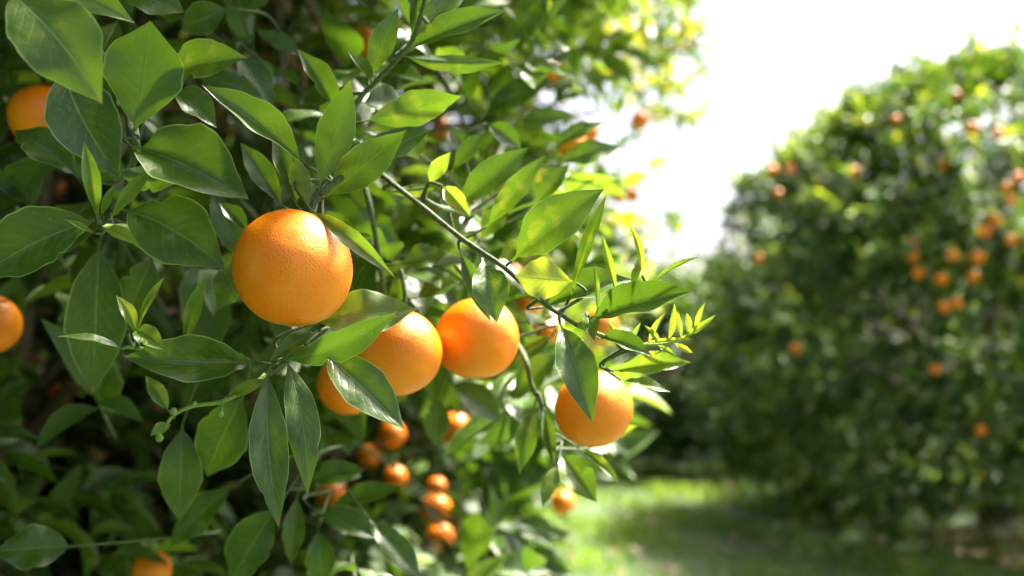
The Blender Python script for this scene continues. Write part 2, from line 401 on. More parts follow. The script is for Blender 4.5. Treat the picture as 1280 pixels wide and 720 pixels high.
def crown_mesh(name, prof, n_shoots, seed, T, Lr, young, per=8, cull=None, thick=.16, lumpy=.075, dead=0, inner=.12, gaps=0, shade_bough=False, backlit_tint=0):
    rg = np.random.default_rng(seed)
    p, nrm, lm, z = sample_shell(n_shoots, prof, seed * .37, rg, thick, lumpy, inner)
    d = unit(nrm * .8 + np.array([0, 0, .25]) + rg.normal(size=p.shape) * .45)
    slen = rg.uniform(.10, .22, len(p))
    if gaps:
        q = p * 2.6 + seed
        w3 = np.sin(q[:, 0] * 1.3 + 2 * np.sin(q[:, 2])) + np.sin(q[:, 1] * 1.7 + 1.5 * np.sin(q[:, 0] * 1.1)) + np.sin(q[:, 2] * 2.1 + 1.7 * np.sin(q[:, 1] * .9))
        k = rg.random(len(p)) < np.clip(.5 + gaps * w3, .08, 1); p, d, slen, z = p[k], d[k], slen[k], z[k]
        out = (rg.random(len(p)) < .06); p[out] += d[out] * rg.uniform(.05, .34, (out.sum(), 1)); slen[out] *= 1.3
    if cull is not None:
        k = cull(p + d * (slen * .6)[:, None]); p, d, slen, z = p[k], d[k], slen[k], z[k]
    if shade_bough:       # boughs added above the view to block light from the left side
        k = 640; bp_ = np.stack([-1.4 + 1.42 * rg.random(k) ** 1.5, rg.uniform(.15, 1.25, k), 2.12 + .16 * rg.normal(size=k)], 1); bp_[:, 2] = np.maximum(bp_[:, 2], 1.86 + .1 * bp_[:, 1])
        p = np.concatenate([p, bp_ - np.array(NT)]); d = np.concatenate([d, unit(rg.normal(size=(k, 3)) * .6 + [.3, -.7, -.1])]); slen = np.concatenate([slen, rg.uniform(.1, .2, k)])
    pos, ax, nr, L, W, tint = shoots_to_leaves(p, d, per, slen, Lr, young, rg)
    if backlit_tint: tint = np.clip(tint + backlit_tint * rg.random(len(tint)), -.3, 1)  # golden glow of backlit leaves put into the tint
    if shade_bough:       # yellow backlight put into the leaf tint on the sunny side
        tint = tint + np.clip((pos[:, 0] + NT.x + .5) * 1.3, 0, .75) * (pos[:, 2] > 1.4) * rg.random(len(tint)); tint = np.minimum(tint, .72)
    if cull is not None:
        k = cull(pos + ax * (L * .6)[:, None], True); pos, ax, nr, L, W, tint = pos[k], ax[k], nr[k], L[k], W[k], tint[k]
    if dead:
        dp, _, _, _ = sample_shell(dead, prof, 1.0, rg, .4, 0, 1.0); 
        if cull is not None: dp = dp[cull(dp)]
        if cull is not None:
            base = np.array(at(308, 110, 2.35) - NT); dp = np.concatenate([dp, base + rg.normal(size=(260, 3)) * [.16, .2, .22]])
        n = len(dp)
        pos = np.concatenate([pos, dp]); ax = np.concatenate([ax, unit(rg.normal(size=(n, 3)) - [0, 0, .6])]); nr = np.concatenate([nr, unit(rg.normal(size=(n, 3)))])
        L = np.concatenate([L, rg.uniform(.03, .06, n)]); W = np.concatenate([W, rg.uniform(.014, .026, n)]); tint = np.concatenate([tint, np.full(n, -1.0)])
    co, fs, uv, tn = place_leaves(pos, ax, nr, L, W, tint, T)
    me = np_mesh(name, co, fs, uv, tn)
    sc, sf = stems(p, d, slen); sm = np_mesh(name + '_twigs', sc, sf)
    return me, sm

def assemble_tree(loc, prof, crown, twig, seed, n_limbs, h0, r0, label, group=None, leafmat=None, rotz=0):
    root = empty('orange_tree', loc); root.rotation_euler.z = rotz
    tag(root, label, 'orange tree', group)
    rg = np.random.default_rng(seed + 50)
    tr, limbs = limb_tubes(Vector(loc), prof, rg, n_limbs, h0, r0)
    link('trunk', tr.mesh('trunk'), BARK, root)
    for lt in limbs: link('limb', lt.mesh('limb'), BARK, root)
    tag(link('crown', crown, leafmat or LEAF_FAR, root), kind='stuff')
    tag(link('fine_twigs', twig, TWIG, root), kind='stuff')
    return root

# ---- the near tree
NT = Vector((-1.45, 2.3, 0))
NPROF = [(.50, 1.10), (.62, 1.36), (1.0, 1.54), (1.4, 1.72), (1.7, 1.80), (2.25, 1.90), (2.8, 1.72), (3.3, 1.25), (3.6, .65), (3.72, .1)]
SIL = [(0, 800), (60, 790), (110, 775), (200, 760), (300, 755), (345, 775), (470, 770), (560, 745), (640, 730), (700, 700), (722, 640)]
INNER_FRUIT = [(568, 536, 21), (545, 637, 20), (550, 672, 18), (546, 608, 12), (461, 570, 14), (494, 597, 15), (490, 543, 17), (414, 617, 20), (75, 493, 15), (278, 561, 9), (703, 628, 15), (773, 245, 10), (790, 244, 10), (785, 273, 11), (775, 330, 10), (552, 160, 14), (457, 53, 18), (715, 182, 18), (735, 165, 15), (626, 236, 15), (750, 408, 22), (684, 415, 17), (662, 378, 16), (70, 232, 10), (690, 90, 12), (800, 150, 12), (640, 345, 14)]
def inner_depth(r, px=0, py=999): return .075 * FPX / (2 * r) if px > 700 and py < 340 else min(.075 * FPX / (2 * r), 2.6)
def near_cull(p, leaf=False):
    q = p + np.array(NT) - np.array(CAM)
    dep = q @ np.array(FWD); dist = np.linalg.norm(q, axis=1)
    px = 640 + FPX * (q @ np.array(RGT)) / np.maximum(dep, .05); py = 360 - FPX * (q @ np.array(UPV)) / np.maximum(dep, .05)
    gap = np.zeros(len(p), bool)        # the fruit deeper in hangs where the foliage opens
    for fx, fy, fr_ in INNER_FRUIT + [(-15, 405, 46), (8, 405, 46), (50, 140, 52), (190, 712, 37)]:
        b = np.array(at(fx, fy, inner_depth(fr_, fx, fy)) - CAM); a = b * .45; ab = b - a
        t_ = np.clip(((q - a) @ ab) / (ab @ ab), 0, 1); gap |= np.linalg.norm(q - a - t_[:, None] * ab, axis=1) < (.045 if leaf else .08)
    for fx, fy, fr_ in INNER_FRUIT:
        if 400 < fx < 620 and fy > 500:
            a = np.array(at(fx, fy, inner_depth(fr_)) - CAM); ab = np.array(SUN_DIR) * 1.1
            t_ = np.clip(((q - a) @ ab) / (ab @ ab), 0, 1); gap |= np.linalg.norm(q - a - t_[:, None] * ab, axis=1) < (.07 if leaf else .13)
    if leaf: return (dist > 1.0) & ~gap
    lim = np.interp(py, [s[0] for s in SIL], [s[1] for s in SIL])
    jit = 26 * np.sin(py * .11 + 1) * np.sin(py * .037)
    wx = p[:, 0] + NT.x; fr = np.modf(np.abs(np.sin(np.floor(p[:, 0] * 9) * 12.9 + np.floor(p[:, 1] * 9) * 78.2 + np.floor(p[:, 2] * 9) * 37.7) * 43758.5))[0]
    thin = np.where((wx > -.5) & (p[:, 2] > 1.5) & (p[:, 2] < 2.9), .46, np.where(dist < 1.4, 1.0, 1.0))
    low = (dist < 2.0) & (p[:, 2] < 1.36) & (wx < -.15); thin = np.where(low, .16, thin)
    a = np.array(at(312, 110, 1.0) - CAM); b = np.array(at(305, 110, 2.5) - CAM); t_ = np.clip(((q - a) @ (b - a)) / ((b - a) @ (b - a)), 0, 1)
    thin = np.where(np.linalg.norm(q - a - t_[:, None] * (b - a), axis=1) < .10 + .10 * t_, .06, thin)
    return (fr < thin) & (dist > 1.02) & ~gap & ~((dep > .2) & (py > -40) & (py < 760) & (px > lim + jit))
ncr, ntw = crown_mesh('near_crown', NPROF, 15500, 3, T_HI, .088, .22, cull=near_cull, thick=.22, lumpy=.05, dead=3500, inner=.2, shade_bough=True)
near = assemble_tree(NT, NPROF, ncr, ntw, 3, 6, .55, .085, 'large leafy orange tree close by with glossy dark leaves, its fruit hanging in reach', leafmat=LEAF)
soil_patch(NT.x, NT.y, 1.75); soil_patch(-1.0, 4.5, 1.2)

# ------------------------------------------------------------------ hero branches
def branch(pts, r0, r1, name='branch', mat=None, n=6, sides=8):
    P = spline([at(*p) for p in pts], n); m = len(P)
    rad = [r0 + (r1 - r0) * i / (m - 1) for i in range(m)]
    for i in range(m):      # nodes swell a little
        rad[i] *= 1 + .22 * max(0, math.sin(i * 1.05)) ** 6
    o = link(name, Tubes().add(P, rad, sides).mesh(name, NT), mat or TWIG, near)
    return (o, P)
BR = [
    branch([(270, 40, 1.75), (400, 150, 1.05), (470, 212, .80), (525, 256, .73), (580, 300, .71), (630, 334, .70), (682, 380, .69), (722, 407, .69)], .0023, .0015),
    branch([(722, 407, .69), (752, 393, .685), (785, 375, .68), (808, 360, .68), (825, 350, .675)], .0016, .0008, 'twig', SHOOT),
    branch([(722, 407, .69), (770, 425, .70), (810, 431, .71), (850, 425, .715), (875, 408, .715), (890, 398, .715)], .0015, .0008, 'twig', SHOOT),
    branch([(330, 300, 1.0), (385, 262, .78), (402, 232, .74), (425, 185, .74), (447, 128, .76), (472, 100, .76), (500, 70, .755), (520, 40, .75), (538, -30, .74)], .0027, .0016),
    branch([(180, 300, .95), (160, 285, .76), (140, 283, .70), (123, 281, .66), (121, 262, .65)], .0024, .0012, 'twig', SHOOT),
    branch([(345, 455, .78), (318, 480, .70), (280, 501, .67), (240, 508, .66), (216, 520, .655), (203, 540, .65)], .0018, .0009, 'twig', SHOOT),
    branch([(600, 370, 1.15), (650, 435, .88), (664, 480, .86), (678, 510, .87), (690, 560, .87)], .0026, .0016),
    branch([(290, 448, .80), (245, 440, .70), (200, 440, .66), (165, 434, .65), (152, 436, .65)], .0022, .0010, 'twig', SHOOT),
    branch([(440, 190, .92), (458, 240, .86), (472, 310, .86), (481, 370, .88), (490, 385, .92)], .0028, .0018),
    branch([(150, 330, 1.1), (165, 200, .85), (168, 180, .70), (155, 120, .75), (120, 60, .72), (60, 0, .66), (20, -40, .62)], .0048, .0026),
    branch([(430, 330, 1.05), (385, 400, .85), (352, 440, .74), (338, 468, .68)], .0036, .0018),
    branch([(640, 150, 1.6), (600, 250, 1.0), (560, 262, .80), (530, 250, .76)], .0042, .0022),
]

def add_bud(px, py, d, r, parent):
    bm = bmesh.new(); bmesh.ops.create_uvsphere(bm, u_segments=12, v_segments=8, radius=1)
    for v in bm.verts:
        v.co.z *= 1.12; v.co *= r / FPX * d
    me = bpy.data.meshes.new('bud'); bm.to_mesh(me); bm.free()
    for p in me.polygons: p.use_smooth = True
    link('bud', me, SHOOT, parent, at(px, py, d) - NT)
for px, py, r in ((199, 547, 5.2), (217, 514, 4.6), (243, 505, 3.2), (276, 517, 4.0)): add_bud(px, py, .653, r, BR[5][0])
def stalk(pts, parent, r=.0006): link('stalk', Tubes().add(spline([at(*p) for p in pts], 4), [r] * (4 * (len(pts) - 1) + 1), 5).mesh('stalk', NT), SHOOT, parent)
stalk([(278, 501, .667), (278, 510, .66), (276, 516, .653)], BR[5][0]); stalk([(222, 517, .656), (218, 515, .653)], BR[5][0])
add_bud(283, 566, .95, 4, BR[5][0])
for px, py in ((757, 386), (762, 379), (808, 352), (814, 357), (800, 366)): add_bud(px, py, .68, 2.4, BR[1][0])

# ------------------------------------------------------------------ hero leaves
def profile(s, ob):
    s = max(0, min(1, s)); x = math.sin(math.pi * s ** ob)
    return x ** (.86 if s ** ob < .5 else 1.12) if x > 0 else 0

def leaf_mesh(L, W, fold, arch, bend, twist, wave, curl, tint, ob=.88, nu=30, nv=8, droop=0, seed=0):
    vs_ = []; uv = []; ph = seed * 1.7; rb = random.Random(seed * 7 + 1)
    bites = [(rb.choice((-1, 1)), rb.uniform(.25, .85), rb.uniform(.1, .32), rb.uniform(.018, .04)) for _ in range(rb.choice((0, 0, 0, 1, 1, 2)))] if nu > 20 else []
    for i in range(nu + 1):
        t = i / nu
        if t < .08: h = W / 2 * .055
        else: h = max(W / 2 * profile((t - .07) / .93, ob), W / 2 * (.05 if t < .5 else .004))
        h *= 1 + .025 * math.sin(t * 23 + ph) + .015 * math.sin(t * 41 + ph * 2)
        cx = L * t; cz = arch * L * 4 * t * (1 - t) - droop * L * t * t; cy = bend * L * 4 * t * (1 - t)
        f = fold * (1 - .45 * t) * min(1, t * 6)
        tw = twist * (t - .4)
        for j in range(nv + 1):
            v = -1 + 2 * j / nv
            hh = h
            for sg, t0, dp_, wd_ in bites:
                if v * sg > 0: hh *= 1 - dp_ * abs(v) * math.exp(-((t - t0) / wd_) ** 2)
            y = v * hh * math.cos(f); z = abs(v) ** 1.15 * h * math.sin(f) - curl * h * v * v + wave * h * v * v * math.sin(t * 15 + ph + (1.3 if v > 0 else 0))
            y, z = y * math.cos(tw) - z * math.sin(tw), y * math.sin(tw) + z * math.cos(tw)
            vs_.append((cx, cy + y, cz + z)); uv.append((t, (v + 1) / 2))
    n1 = nv + 1
    q = [(i * n1 + j, (i + 1) * n1 + j, (i + 1) * n1 + j + 1, i * n1 + j + 1) for i in range(nu) for j in range(nv)]
    return np_mesh('leaf', np.array(vs_), [np.array(q)], np.array(uv), np.full(len(vs_), tint))

LEAVES = []
def nearest_branch(p, rmax=.07):
    best = None
    for o, P in BR:
        for q in P:
            dd = (q - p).length
            if best is None or dd < best[0]: best = (dd, o, q)
    return best
hero_twigs = []
def H(bx, by, tx, ty, wpx, d=.68, dd=-.01, k=.5, fold=18, tint=.15, arch=.05, bend=0, flip=0, ob=.88, lat=0, twist=.15, wave=.06, curl=.05, label=None):
    i = len(LEAVES); tint = min(tint, .7)
    P = at(bx, by, d); Q = at(tx, ty, d + dd); L = (Q - P).length; ax = (Q - P).normalized()
    c = (CAM - (P + Q) / 2).normalized()
    n = c + Vector((0, 0, 1)) * k + RGT * lat
    if flip: n = -(c - Vector((0, 0, 1)) * k + RGT * lat)
    n = (n - ax * n.dot(ax)).normalized()
    y = n.cross(ax)
    fold *= 1.4; wpx *= .87; tint += random.Random(i + 900).uniform(-.08, .16); rs = random.Random(i + 300); curl += rs.uniform(-.05, .22); arch += rs.uniform(-.03, .05); wave *= rs.uniform(.8, 2.2)
    vis = max(.38, abs(n.dot(c))) * math.cos(R(fold) * .8)
    W = wpx / FPX * (d + dd / 2) / vis
    rs = random.Random(i)
    if tint > .7 and wpx < 20: bend += rs.uniform(-.09, .09); arch += rs.uniform(-.12, .12); twist *= 4
    me = leaf_mesh(L, W, R(fold * 1.35), arch, bend, twist * rs.uniform(-1.5, 1.5), wave * rs.uniform(.6, 1.5), curl, tint, ob, seed=i)
    best = nearest_branch(P)
    par = best[1] if best[0] < .05 else near
    o = link('leaf', me, LEAF, par)
    o.matrix_local = Matrix.Translation(P - NT) @ Matrix((ax, y, n)).transposed().to_4x4()
    if label: o['label'] = label
    LEAVES.append(o)
    if best[0] > .006:      # the shoot that carries the leaf
        if best[0] < .11: e = best[2]
        else: e = P - ax * .05 + FWD * .16 + Vector((rs.uniform(-.03, .03), 0, -.03))
        m = P - ax * min(.02, best[0] * .5) + (e - P) * .35
        hero_twigs.append(Tubes().add(spline([e, m, P], 5), [.0016 - .0007 * x / 10 for x in range(11)], 6))
    return o

# upper left
H(8, -12, 128, 130, 92, .58, -.02, .3, 12, .30, bend=.04, twist=.5, label='broad leaf with a brown scar')
H(50, -25, 169, 29, 44, .66, .0, .4, 20, .55)
H(168, 170, 188, 26, 108, .70, -.03, -.5, 8, .02, flip=1, ob=1.15, twist=.1)
H(78, 82, 150, 222, 92, .69, .0, .1, 10, .05, bend=-.05)
H(206, 92, 309, 72, 48, .72, -.02, .5, 16, .32)
H(214, 112, 271, 160, 36, .76, -.01, .8, 22, .15)
H(166, 184, 311, 249, 84, .685, -.03, .55, 26, .18)
H(143, 214, 230, 222, 38, .67, -.01, -.3, 22, .22, flip=1)
H(122, 276, 105, 177, 27, .648, -.01, .5, 30, .55, ob=.95)
H(126, 270, 144, 230, 14, .65, .0, .4, 30, .95)
H(138, 274, 192, 207, 22, .65, .01, .2, 28, .85)
H(119, 292, 80, 274, 10, .65, -.01, .2, 30, .95)
H(130, 287, 176, 308, 12, .65, -.02, .4, 25, .9)
H(98, 222, 18, 163, 52, .80, .0, .5, 25, .05)
H(122, 274, -28, 348, 92, .665, -.02, .45, 20, .12, bend=-.04)
H(152, 262, 281, 336, 88, .70, -.02, .25, 10, .06, bend=.05)
H(124, 300, 116, 492, 80, .84, .02, .0, 10, -.05)
H(192, 318, 158, 402, 52, .85, .0, .3, 12, .05)
H(170, 420, 145, 369, 22, .65, .0, .5, 28, .7)
H(172, 414, 205, 347, 14, .655, .01, .3, 40, .75)
H(167, 412, 206, 438, 24, .65, -.015, .4, 25, .55)
H(229, 434, 257, 344, 26, .665, .0, .5, 32, .5)
H(156, 438, 70, 421, 11, .65, -.015, 1.6, 20, .4)
H(320, 452, 154, 446, 78, .69, -.04, .15, 34, .22, bend=.03)
H(282, 497, 337, 473, 18, .68, .0, .2, 20, .5)
H(211, 514, 182, 469, 25, .66, .0, .4, 20, .4)
H(214, 530, 188, 545, 17, .655, -.01, .5, 25, .6)
H(228, 530, 224, 652, 60, .86, .0, .3, 14, .0)
H(305, 492, 258, 596, 66, .84, .02, .4, 10, .0)
H(335, 462, 349, 660, 57, .675, -.035, .35, 20, .22, ob=.92, bend=-.03, arch=.04)
H(357, 446, 384, 619, 47, .685, -.03, .75, 14, .12, ob=.92, bend=.04)
H(402, 438, 506, 537, 66, .69, -.02, .45, 20, .2)
H(350, 450, 497, 389, 46, .672, .0, -.35, 16, .10, bend=-.05)
H(392, 404, 521, 387, 66, .73, .01, .5, 12, .42)
H(398, 414, 336, 453, 26, .69, -.02, .5, 35, .35)
H(388, 262, 494, 347, 26, .678, -.02, .25, 24, .4)
H(312, 322, 272, 388, 46, .78, .0, .8, 14, .2)
H(312, 292, 274, 254, 26, .76, .0, .5, 30, .1)
# upper centre
H(380, 204, 252, 106, 50, .70, -.04, .6, 30, .18)
H(354, 258, 301, 178, 36, .74, .0, .2, 20, .1)
H(372, 258, 341, 165, 40, .72, -.01, .8, 30, .25)
H(387, 260, 366, 194, 30, .71, -.02, -.2, 20, .0, flip=1)
H(398, 236, 438, 99, 56, .705, -.02, -.2, 16, .0, flip=1)
H(420, 142, 372, 61, 38, .76, -.02, .7, 32, .18)
H(408, 246, 508, 163, 56, .71, -.015, .1, 14, .25)
H(440, 208, 542, 161, 46, .74, .0, .5, 22, .2)
H(455, 152, 577, 120, 50, .745, -.02, .0, 14, .48, flip=1, twist=.5)
H(461, 98, 498, 10, 38, .765, .0, .4, 20, .3)
H(467, 106, 434, 63, 20, .76, -.015, .7, 35, .35)
H(506, 62, 633, 13, 40, .76, .0, .5, 28, .2)
H(502, 70, 631, 78, 28, .76, -.01, -.4, 22, .4, flip=1)
H(508, 56, 588, -14, 34, .775, .02, .7, 25, .15)
H(514, 46, 522, -26, 15, .755, .0, .3, 30, .3)
H(530, 20, 495, -30, 22, .76, .0, .4, 25, .2)
H(452, 128, 512, 142, 44, .80, .02, .9, 14, .15)
H(455, 180, 400, 140, 40, .86, .02, .8, 14, .1)
H(150, -10, 231, 16, 48, .76, .0, .7, 18, .15)
H(285, 10, 226, 40, 46, .86, .0, .3, 14, -.05)
H(378, 72, 318, 36, 24, .95, .0, .8, 18, .15)
H(296, 66, 342, 138, 42, .90, .0, .8, 14, .05)
H(250, 95, 330, 120, 40, .88, .0, .3, 14, .0)
H(40, 262, 8, 180, 60, .95, .0, .3, 14, .0)
H(262, 240, 310, 330, 44, .88, .0, .4, 16, .05)
# right part of the main branch
H(640, 326, 755, 236, 70, .70, -.02, .45, 18, .22)
H(718, 352, 643, 345, 60, .695, -.01, -.1, 12, .72, flip=1, ob=1.0)
H(714, 368, 758, 243, 26, .695, -.02, .3, 42, .38)
H(772, 372, 752, 292, 14, .682, -.01, .2, 32, .95, ob=.98)
H(803, 344, 785, 281, 13, .68, .0, .2, 32, .85, ob=.98)
H(816, 353, 874, 321, 9, .68, -.01, .9, 38, .4, ob=.95)
H(747, 392, 742, 328, 9, .684, -.01, 1.5, 30, .4)
H(788, 368, 806, 315, 13, .685, .01, .9, 30, .4)
H(733, 402, 867, 364, 54, .685, -.025, .55, 30, .15)
H(678, 384, 792, 350, 46, .71, .0, .6, 26, .15)
H(700, 404, 741, 530, 55, .685, -.03, .6, 16, .18)
H(603, 322, 621, 403, 50, .70, -.02, .75, 18, .25, ob=1.0)
H(574, 312, 613, 402, 30, .71, .0, .3, 20, .1)
H(766, 464, 864, 453, 38, .72, -.015, .3, 34, .45)
H(776, 476, 838, 490, 15, .73, -.01, 1.4, 20, .3)
H(734, 396, 743, 426, 22, .68, -.015, .9, 35, .3)
H(744, 420, 816, 446, 28, .70, -.01, .8, 28, .12)
for a in ((846, 427, 895, 393, 10, .85), (798, 431, 867, 424, 7, 1.0), (834, 428, 843, 379, 11, .8), (868, 414, 882, 377, 8, .95), (811, 431, 833, 390, 9, .75), (852, 424, 847, 388, 7, .9), (826, 430, 805, 406, 8, .7), (788, 428, 801, 403, 6, .6), (842, 428, 866, 441, 9, .7), (770, 428, 758, 401, 8, .6), (860, 420, 858, 391, 9, .6), (820, 431, 846, 446, 8, .8)):
    H(*a[:5], .71, -.01, .3, 30, a[5], ob=.98)
H(668, 506, 649, 592, 33, .86, -.01, .4, 18, .15)
H(679, 508, 693, 582, 22, .85, -.02, .3, 30, .3)
H(697, 580, 677, 634, 22, .84, -.02, .6, 16, .4)
H(699, 566, 746, 628, 46, .85, -.03, .3, 20, .5)
H(724, 560, 774, 604, 16, .82, -.02, .9, 25, .35)
H(776, 546, 798, 532, 11, .93, -.02, .4, 20, .95)
H(640, 452, 585, 470, 40, 1.05, .0, .4, 16, .2)
H(700, 440, 640, 500, 45, 1.0, .0, .5, 16, .2)
# lower centre
H(386, 602, 457, 588, 36, .98, .0, .6, 20, .05)
H(396, 642, 470, 673, 40, .93, -.01, .8, 26, .05)
H(462, 650, 528, 728, 42, .90, -.02, .8, 18, .2)
H(414, 632, 503, 608, 30, 1.0, .0, .5, 18, .15)
H(372, 618, 364, 708, 32, .92, -.01, .7, 16, .05)
H(398, 660, 402, 735, 42, .95, .0, .6, 16, .05)
H(348, 632, 286, 732, 62, .90, .0, .7, 14, -.05)
H(92, 683, -8, 690, 62, .86, -.02, .6, 12, -.05)
H(292, 606, 212, 684, 42, .95, .0, .7, 14, .0)
H(546, 494, 546, 560, 38, 1.02, .0, .4, 16, .1)
H(562, 478, 628, 528, 42, 1.0, .0, .5, 18, .15)
# centre, behind the twig
H(568, 260, 661, 184, 46, .80, .0, .3, 20, .2)
H(608, 284, 682, 193, 34, .79, -.01, .2, 22, .4)
H(690, 186, 757, 152, 24, 1.05, .0, .8, 22, .15)
H(698, 204, 776, 184, 34, 1.05, .0, .6, 16, .3)
H(648, 152, 716, 142, 26, 1.05, .0, .3, 16, .1)
H(536, 229, 563, 190, 25, .76, -.01, .3, 26, .8)
H(482, 238, 549, 232, 20, .765, -.01, -.4, 24, .4, flip=1)
H(553, 232, 588, 271, 28, .755, -.015, .1, 34, .75)
H(566, 212, 606, 164, 26, .85, .0, .3, 20, .1)
H(608, 154, 652, 187, 30, .95, .0, .5, 18, .25)
H(604, 142, 692, 98, 40, 1.1, .0, .5, 18, .25)
H(500, 330, 560, 318, 36, .84, .0, .6, 18, .1)
H(520, 372, 575, 352, 30, .88, .0, .6, 18, .2)
H(476, 350, 520, 330, 28, .88, .0, .4, 18, .1)
H(600, 205, 560, 160, 30, .95, .0, .5, 18, .15)
H(668, 260, 712, 205, 28, .92, .0, .4, 20, .3)
H(640, 250, 600, 300, 34, .9, .0, .5, 18, .1)
H(690, 420, 646, 452, 26, .9, .0, .5, 18, .2)
for tb in hero_twigs: link('twig', tb.mesh('twig', NT), TWIG, near)

# secondary shoots a little deeper, each leaf its own object
VAR = [leaf_mesh(.085, .085 * q, R(f), a, b, tw, .07, .05, tn, ob, 14, 6, dr, s) for s, (q, f, a, b, tw, tn, ob, dr) in enumerate([
    (.44, 18, .05, .03, .2, .10, .88, .05), (.50, 12, .04, -.03, -.3, .05, .95, .12), (.38, 26, .03, .02, .3, .22, .85, .0), (.46, 20, .07, -.02, -.2, .15, .9, .18), (.36, 28, .02, .04, .4, .5, .92, .0), (.48, 15, .06, .0, -.4, .0, 1.0, .1)])]
for m_ in VAR: m_.materials.append(LEAF)
rs = random.Random(5)
SH = [(30, 30, .95), (95, 130, 1.0), (210, 60, 1.0), (250, 200, 1.05), (60, 300, 1.05), (90, 590, 1.5), (30, 640, 1.4), (170, 640, 1.6), (230, 700, 1.3), (440, 700, 1.1), (430, 545, 1.3),
      (470, 310, .98), (540, 330, 1.0), (240, 30, 1.0), (330, 100, 1.15), (150, 300, 1.0), (590, 330, 1.05), (420, 90, 1.05), (520, 190, .98), (640, 120, 1.25), (700, 60, 1.5), (740, 120, 1.7), (600, 60, 1.2), (560, 110, 1.05), (690, 250, 1.15), (650, 470, 1.1), (700, 470, 1.2), (610, 650, 1.5), (640, 590, 1.4), (470, 500, 1.15)]
for (px, py, d) in SH:
    if len(LEAVES) > 292: break
    o0 = at(px, py, d); out = Vector((rs.uniform(-.6, .9), -1, rs.uniform(-.5, .7))).normalized(); ln = rs.uniform(.1, .17)
    tb = Tubes().add(spline([o0 - out * .12 + Vector((0, .05, -.03)), o0, o0 + out * ln], 4), [.0022, .0022, .002, .0019, .0018, .0016, .0014, .0012, .001], 6)
    sh = link('twig', tb.mesh('twig', NT), TWIG, near)
    a = out.cross(Vector((0, 0, 1))).normalized(); b = out.cross(a)
    for j in range(6):
        an = j * 2.4 + rs.random(); sp = 1.0 - .1 * j + rs.uniform(-.15, .15)
        ax = (out * math.cos(sp) + (a * math.cos(an) + b * math.sin(an)) * math.sin(sp) + Vector((0, 0, -.2))).normalized()
        n = Vector((rs.gauss(0, .3), rs.gauss(0, .3) - .3, 1)); n = (n - ax * n.dot(ax)).normalized(); y = n.cross(ax)
        p = o0 + out * ln * (j + .5) / 6; s_ = rs.uniform(.75, 1.2)
        if (p + ax * .08 * s_ - CAM).length < .82: continue
        lf = link('leaf', VAR[rs.choice((0, 1, 5)) if px < 480 and py > 420 else rs.randrange(6)], None, sh)  # lower left gets only darker variants, shade put into leaf colour
        lf.matrix_local = Matrix.Translation(p - NT) @ Matrix((ax, y, n)).transposed().to_4x4() @ Matrix.Scale(s_, 4)
        LEAVES.append(lf)

# ------------------------------------------------------------------ oranges
def orange_mesh(name, seg, rings, seed, fine=True):
    bm = bmesh.new(); bmesh.ops.create_uvsphere(bm, u_segments=seg, v_segments=rings, radius=1)
    for v in bm.verts:
        n = v.co.normalized(); th = math.acos(max(-1, min(1, n.z)))
        r = 1 - .07 * math.exp(-(th / .22) ** 2) - .03 * math.exp(-((math.pi - th) / .16) ** 2) + .035 * noise.noise(n * 1.1 + Vector((seed, 0, 0))) + .006 * noise.noise(n * 4 + Vector((seed, 5, 0)))
        v.co = Vector((n.x, n.y, n.z * .975)) * r * .04
    me = bpy.data.meshes.new(name); bm.to_mesh(me); bm.free()
    for p in me.polygons: p.use_smooth = True
    me.materials.append(PEEL if fine else PEEL_FAR); return me
OM = [orange_mesh('orange_%d' % s, 64, 40, s * 3.1) for s in range(3)]
OF = orange_mesh('orange_far', 24, 16, 9, False)
def calyx_mesh():
    bm = bmesh.new(); c = bm.verts.new((0, 0, .0385)); ring = []
    for k in range(20):
        a = 2 * math.pi * k / 20; r = .0062 if k % 4 == 0 else (.0038 if k % 4 == 2 else .0048)
        ring.append(bm.verts.new((r * math.cos(a), r * math.sin(a), .0372 + (.0004 if k % 4 else .0012))))
    for k in range(20): bm.faces.new((c, ring[k], ring[(k + 1) % 20]))
    me = bpy.data.meshes.new('calyx'); bm.to_mesh(me); bm.free(); me.materials.append(SHOOT); return me
CAL = calyx_mesh()
STEM = Tubes().add(spline([Vector((0, 0, .036)), Vector((.001, 0, .045)), Vector((.005, .004, .058)), Vector((.012, .012, .072))], 4), [.0022] * 13, 7).mesh('stem'); STEM.materials.append(TWIG)
def orange(px, py, rpx, label, group=None, d=None, hero=False, tilt=(0, 0), k=0, parts=True):
    size = .08 if d is None else 2 * rpx * d / FPX
    if d is None: d = .08 * FPX / (2 * rpx)
    o = bpy.data.objects.new('orange', OM[k % 3] if hero else OF); col.objects.link(o)
    o.location = at(px, py, d); o.scale = [size / .08] * 3; o.rotation_euler = (R(tilt[0]), R(tilt[1]), k * 1.3)
    tag(o, label, 'orange', group)
    if parts:
        for nm, me in (('calyx', CAL), ('stem', STEM)):
            c = bpy.data.objects.new(nm, me); col.objects.link(c); c.parent = o
    return o
orange(366.5, 335, 75, 'large round orange in plain view with dimpled sunlit peel, a narrow leaf over its shoulder', d=.68, hero=True, tilt=(-8, 14))
orange(497, 440, 56, 'ripe orange partly covered by a dark pointed leaf and an olive leaf above it', d=.80, hero=True, k=1, tilt=(10, -5))
orange(596, 423, 52.5, 'ripe orange with two pale leaves drooping over its top, beside a half-covered orange', d=.84, hero=True, k=2, tilt=(5, 8))
orange(742, 511, 49, 'ripe orange at the branch end with one long leaf hanging across it', d=.80, hero=True, k=3, tilt=(5, 10))
orange(437, 480, 40, 'shaded orange almost hidden behind the hanging broad leaf and its bigger neighbour', d=.98, hero=True, k=4)
orange(-15, 405, 39, 'shaded orange cut by the picture edge beside a big dark hanging leaf', d=1.02, hero=True, k=5)
